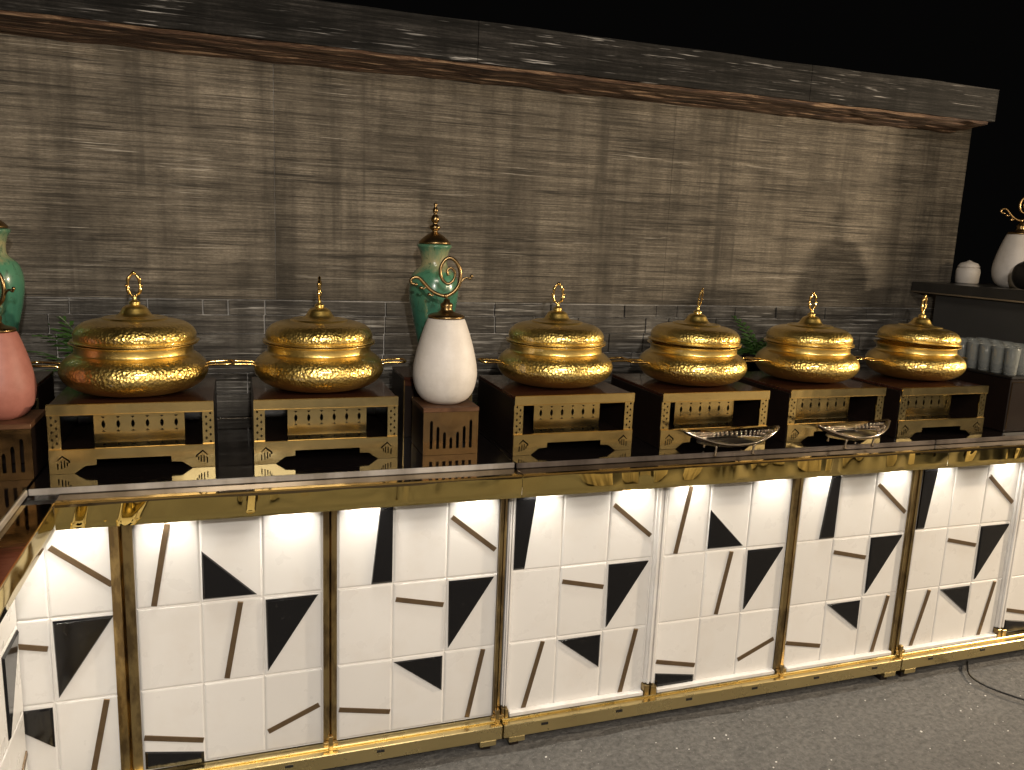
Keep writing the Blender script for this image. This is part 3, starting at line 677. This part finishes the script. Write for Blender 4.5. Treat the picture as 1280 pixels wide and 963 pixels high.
# ================================================================== TRAYS
def make_tray():
    t_ = thing('leaf_tray', '', 'tray')
    bm = bmesh.new(); N = 64; rings = []
    A, B = .170, .062
    for s, dz in ((1.0, .012), (.985, .0135), (.93, .006), (.74, -.002), (.72, -.0035), (.93, .0035), (1.0, .0105)):
        ring = []
        for i in range(N):
            a = 2 * PI * i / N; ca, sa = math.cos(a), math.sin(a)
            x = A * s * ca * (1 if s > .9 else .93); y = B * s * sa * (1 - .45 * abs(ca) ** 3)
            ring.append(bm.verts.new((x, y, dz + .030 * abs(x / A) ** 2.2 * (1 if s > .8 else .8))))
        rings.append(ring)
    for R1, R2 in zip(rings, rings[1:] + rings[:1]):
        for i in range(N): bm.faces.new((R1[i], R1[(i + 1) % N], R2[(i + 1) % N], R2[i]))
    bmesh.ops.recalc_face_normals(bm, faces=bm.faces)
    fin(bm, 'rim_band', M['steel'], t_, True)
    bm = bmesh.new()
    for rr_, m in ((.89, 58), (.80, 52)):
        for i in range(m):
            a = 2 * PI * (i + (.5 if rr_ < .85 else 0)) / m; ca, sa = math.cos(a), math.sin(a)
            x = A * rr_ * ca * (.97 if rr_ > .85 else .94); y = B * rr_ * sa * (1 - .45 * abs(ca) ** 3)
            bmesh.ops.create_icosphere(bm, subdivisions=1, radius=.0042, matrix=Matrix.Translation((x, y, .0035 + .029 * abs(x / A) ** 2.2 + (rr_ - .8) * .04)))
    o = fin(bm, 'beading', M['steel'], t_, True); o['kind'] = 'stuff'
    bm = bmesh.new(); rings = [[bm.verts.new((0, 0, -.005))]]
    for s in (.4, .7):
        rings.append([bm.verts.new((A * s * math.cos(2 * PI * i / 32) * .95, B * s * math.sin(2 * PI * i / 32) * .97, -.0055 + .006 * s * abs(math.cos(2 * PI * i / 32)) ** 2)) for i in range(32)])
    for i in range(32):
        bm.faces.new((rings[0][0], rings[1][i], rings[1][(i + 1) % 32])); bm.faces.new((rings[1][i], rings[2][i], rings[2][(i + 1) % 32], rings[1][(i + 1) % 32]))
    fin(bm, 'tray_floor', M['blackpot'], t_, True)
    for sx in (-1, 1):
        for sy in (-1, 1):
            bm = bmesh.new(); lathe_bm([(0, -.034), (.0045, -.034), (.0055, -.030), (.0035, -.025), (.0035, -.010), (.005, -.004), (.004, .0), (0, .0)], 10, bm, sx * .065, sy * .034)
            fin(bm, 'leg', M['steel'], t_, True)
    return t_
tr = make_tray(); tr.location = (1.690, -.060, ZG + .0345); tr.rotation_euler = (.10, .0, -.03)
tr['label'] = 'silver leaf shaped tray with beaded rim in front of the fourth gold dish'; tr['group'] = 'silver leaf trays on short legs'
t2 = copy_tree(tr); t2.location = (2.155, -.056, ZG + .0345); t2.rotation_euler = (.10, .02, .16); t2['label'] = 'silver leaf shaped tray with beaded rim in front of the fifth gold dish'

# ================================================================== GLASSES AND THEIR BOX
gb = thing('serving_box', 'black box with thin gold outline holding up the rows of glasses', 'box', (2.872, -.012, ZG + .0006))
box('casing', M['side'], 0, .215, .002, .33, 0, .192, gb, .002)
box('tray_top', M['blackpot'], -.004, .218, -.003, .335, .1925, .202, gb, .002)
for a in ((.006, .0085, .010, .182), (.0086, .20, .1795, .182)): box('gold_line', M['copper'], a[0], a[1], .0004, .0018, a[2], a[3], gb, .0002)
prof = [(0, .001), (.021, 0), (.0235, .003), (.026, .055), (.0285, .116), (.0280, .1168), (.0270, .116), (.0246, .050), (.0215, .012), (0, .010)]
NTH = ['first', 'second', 'third', 'fourth', 'fifth', 'sixth']; gi = 0
places = ['front', 'second', 'third', 'fourth', 'back', 'rearmost']
gl_me = bpy.data.meshes.new('glass_wall'); _b = lathe_bm(prof, 28); _b.to_mesh(gl_me); _b.free()
for j in range(6):
    for i in range(4):
        gx = 2.897 + i * .0525 + random.uniform(-.003, .003) ; gy = .022 + j * .0525
        if gx > 3.075: continue
        g_ = link_mesh('drinking_glass', gl_me, M['glass'], None, gi == 0); gi += 1
        g_.scale = (.87, .87, .84); g_.location = (gx, gy, ZG + .0006 + .2022); g_.rotation_euler = (0, 0, random.random() * 6)
        tag(g_, 'clear tumbler on the black box, %s row from the front, %s from the left' % (NTH[j], NTH[i]), 'glass', 'clear tumblers standing in rows on the black box')

# ================================================================== BAR AT THE RIGHT
bar = thing('side_bar', 'dark grey bar with black ledge jutting from the right end of the wall', 'bar', (3.12, .4, 0))
def bl(o): o.location = (-3.12, -.4, 0); return o
bl(box('bar_front', M['panel'], 3.125, 3.26, .06, .605, ZG + .0015, 1.350, bar))
bl(box('bar_ledge', M['barledge'], 3.085, 3.62, .04, .705, 1.3505, 1.397, bar, .003))
bl(box('edge_strip', M['steel'], 3.0830, 3.0848, .042, .703, 1.3515, 1.3575, bar, .0003))  # bright strip stands in for the highlight line under the ledge
rv = copy_tree(vs); rv.location = (3.268, .37, 1.3975); rv.rotation_euler = (0, 0, -.35); rv.scale = (.86, .86, .87); rv['label'] = 'cream ceramic vase with scroll finial standing on the black bar ledge'
bm = bmesh.new(); lathe_bm([(0, .001)] + smooth_prof([(.03, 0), (.06, .012), (.078, .05), (.070, .09), (.04, .112), (.028, .12)], 4) + [(0, .121)], 40, bm)
bp = fin(bm, 'round_pot', M['blackpot'], None, True); bp.location = (3.16, .19, 1.3975); tag(bp, 'round black pot at the right edge in front of the cream vase', 'pot')
jr = thing('lidded_jar', 'small white lidded jar on the bar ledge beside the wall end', 'jar', (3.315, .63, 1.3975))
fin(lathe_bm([(0, .001), (.040, 0), (.046, .004), (.048, .05), (.045, .066), (.038, .070), (0, .070)], 40), 'jar_body', M['cream'], jr, True)
fin(lathe_bm([(0, .0705), (.043, .0705), (.043, .075), (.034, .088), (.014, .094), (.008, .098), (.0, .102)], 40), 'lid', M['cream'], jr, True)

# ================================================================== PLANTS behind the dishes
def fern(name, x, y, z0, n, L, label, seed, lean=0):
    rnd = random.Random(seed); p = thing(name, label, 'plant', (x, y, z0))
    bm = bmesh.new(); lathe_bm([(0, 0), (.05, 0), (.055, .05), (.048, .05), (0, .045)], 16, bm); 
    fin(bm, 'pot', M['blackpot'], p)
    for k in range(n):
        bm = bmesh.new(); a = rnd.uniform(0, 2 * PI); el = rnd.uniform(.5, 1.25); ll = L * rnd.uniform(.7, 1.1)
        prev = Vector((rnd.uniform(-.02, .02), rnd.uniform(-.01, .01), .045)); d = Vector((math.cos(a) * math.cos(el), math.sin(a) * math.cos(el) * .3, math.sin(el)))
        sd = Vector((-math.sin(a), math.cos(a) * .4, .1)).normalized(); seg = 10; pts = [prev.copy()]
        for s in range(seg):
            d = (d + Vector((math.cos(a) * .06 + lean * .03, 0, -.13))).normalized(); prev = prev + d * ll / seg; pts.append(prev.copy())
        for s in range(seg):
            q, q2 = pts[s], pts[s + 1]; wd = .040 * math.sin(PI * (s + .8) / (seg + 1))
            for m in (-1, 1):
                tip = q + sd * m * wd + d * .014 + Vector((0, 0, .004)); m1 = (q + tip) / 2 + (q2 - q) * .45; m2 = (q + tip) / 2 - (q2 - q) * .25
                vs_ = [bm.verts.new(q), bm.verts.new(m2), bm.verts.new(tip), bm.verts.new(m1)]; bm.faces.new(vs_)
        tube(bm, pts, .0013, 4)
        fin(bm, 'frond', M['leaf'], p)
    return p
for (x, n_, L_, lab, sd, h_) in ((-.17, 13, .24, 'small green fern behind the leftmost gold dish', 1, 1.0), (.985, 13, .20, 'drooping green fern behind the counter between white vase and third dish', 5, .80), (2.28, 16, .20, 'leafy green plant between the fourth and fifth gold dishes', 9, 1.04)):
    pl = fern('fern', x, .655 if x > 2 else .66, h_, n_, L_, lab, sd); pl['group'] = 'ferns along the foot of the wall'
    sh = box('planter_shelf', M['side'], -.06, .06, -.035, .055, -.012, -.0005, pl)

# cable lying on the floor at the right
bm = bmesh.new(); tube(bm, spl([(2.86, -.02, .012), (2.78, -.11, .012), (2.80, -.22, .012), (2.92, -.36, .012), (3.2, -.52, .012)], 8), .0035, 6)
tag(fin(bm, 'cable', M['blackpot'], None, True), 'thin black cable lying on the dark floor below the right counter', 'cable')

# pale crumbs and chips scattered over the floor
bm = bmesh.new(); _r = random.Random(4)
for i in range(170):
    x, y = _r.uniform(.95, 3.4), _r.uniform(-.75, -.10); r = _r.uniform(.0008, .0030) * (1.6 if _r.random() < .1 else 1)
    bmesh.ops.create_icosphere(bm, subdivisions=1, radius=r, matrix=Matrix.Translation((x, y, .0085)) @ Matrix.Diagonal((_r.uniform(.6, 1.8), _r.uniform(.6, 1.6), .6, 1)))
ch = fin(bm, 'floor_crumbs', M['trim'], None); ch['kind'] = 'stuff'; tag(ch, 'pale crumbs and chips scattered over the dark floor', 'crumbs')
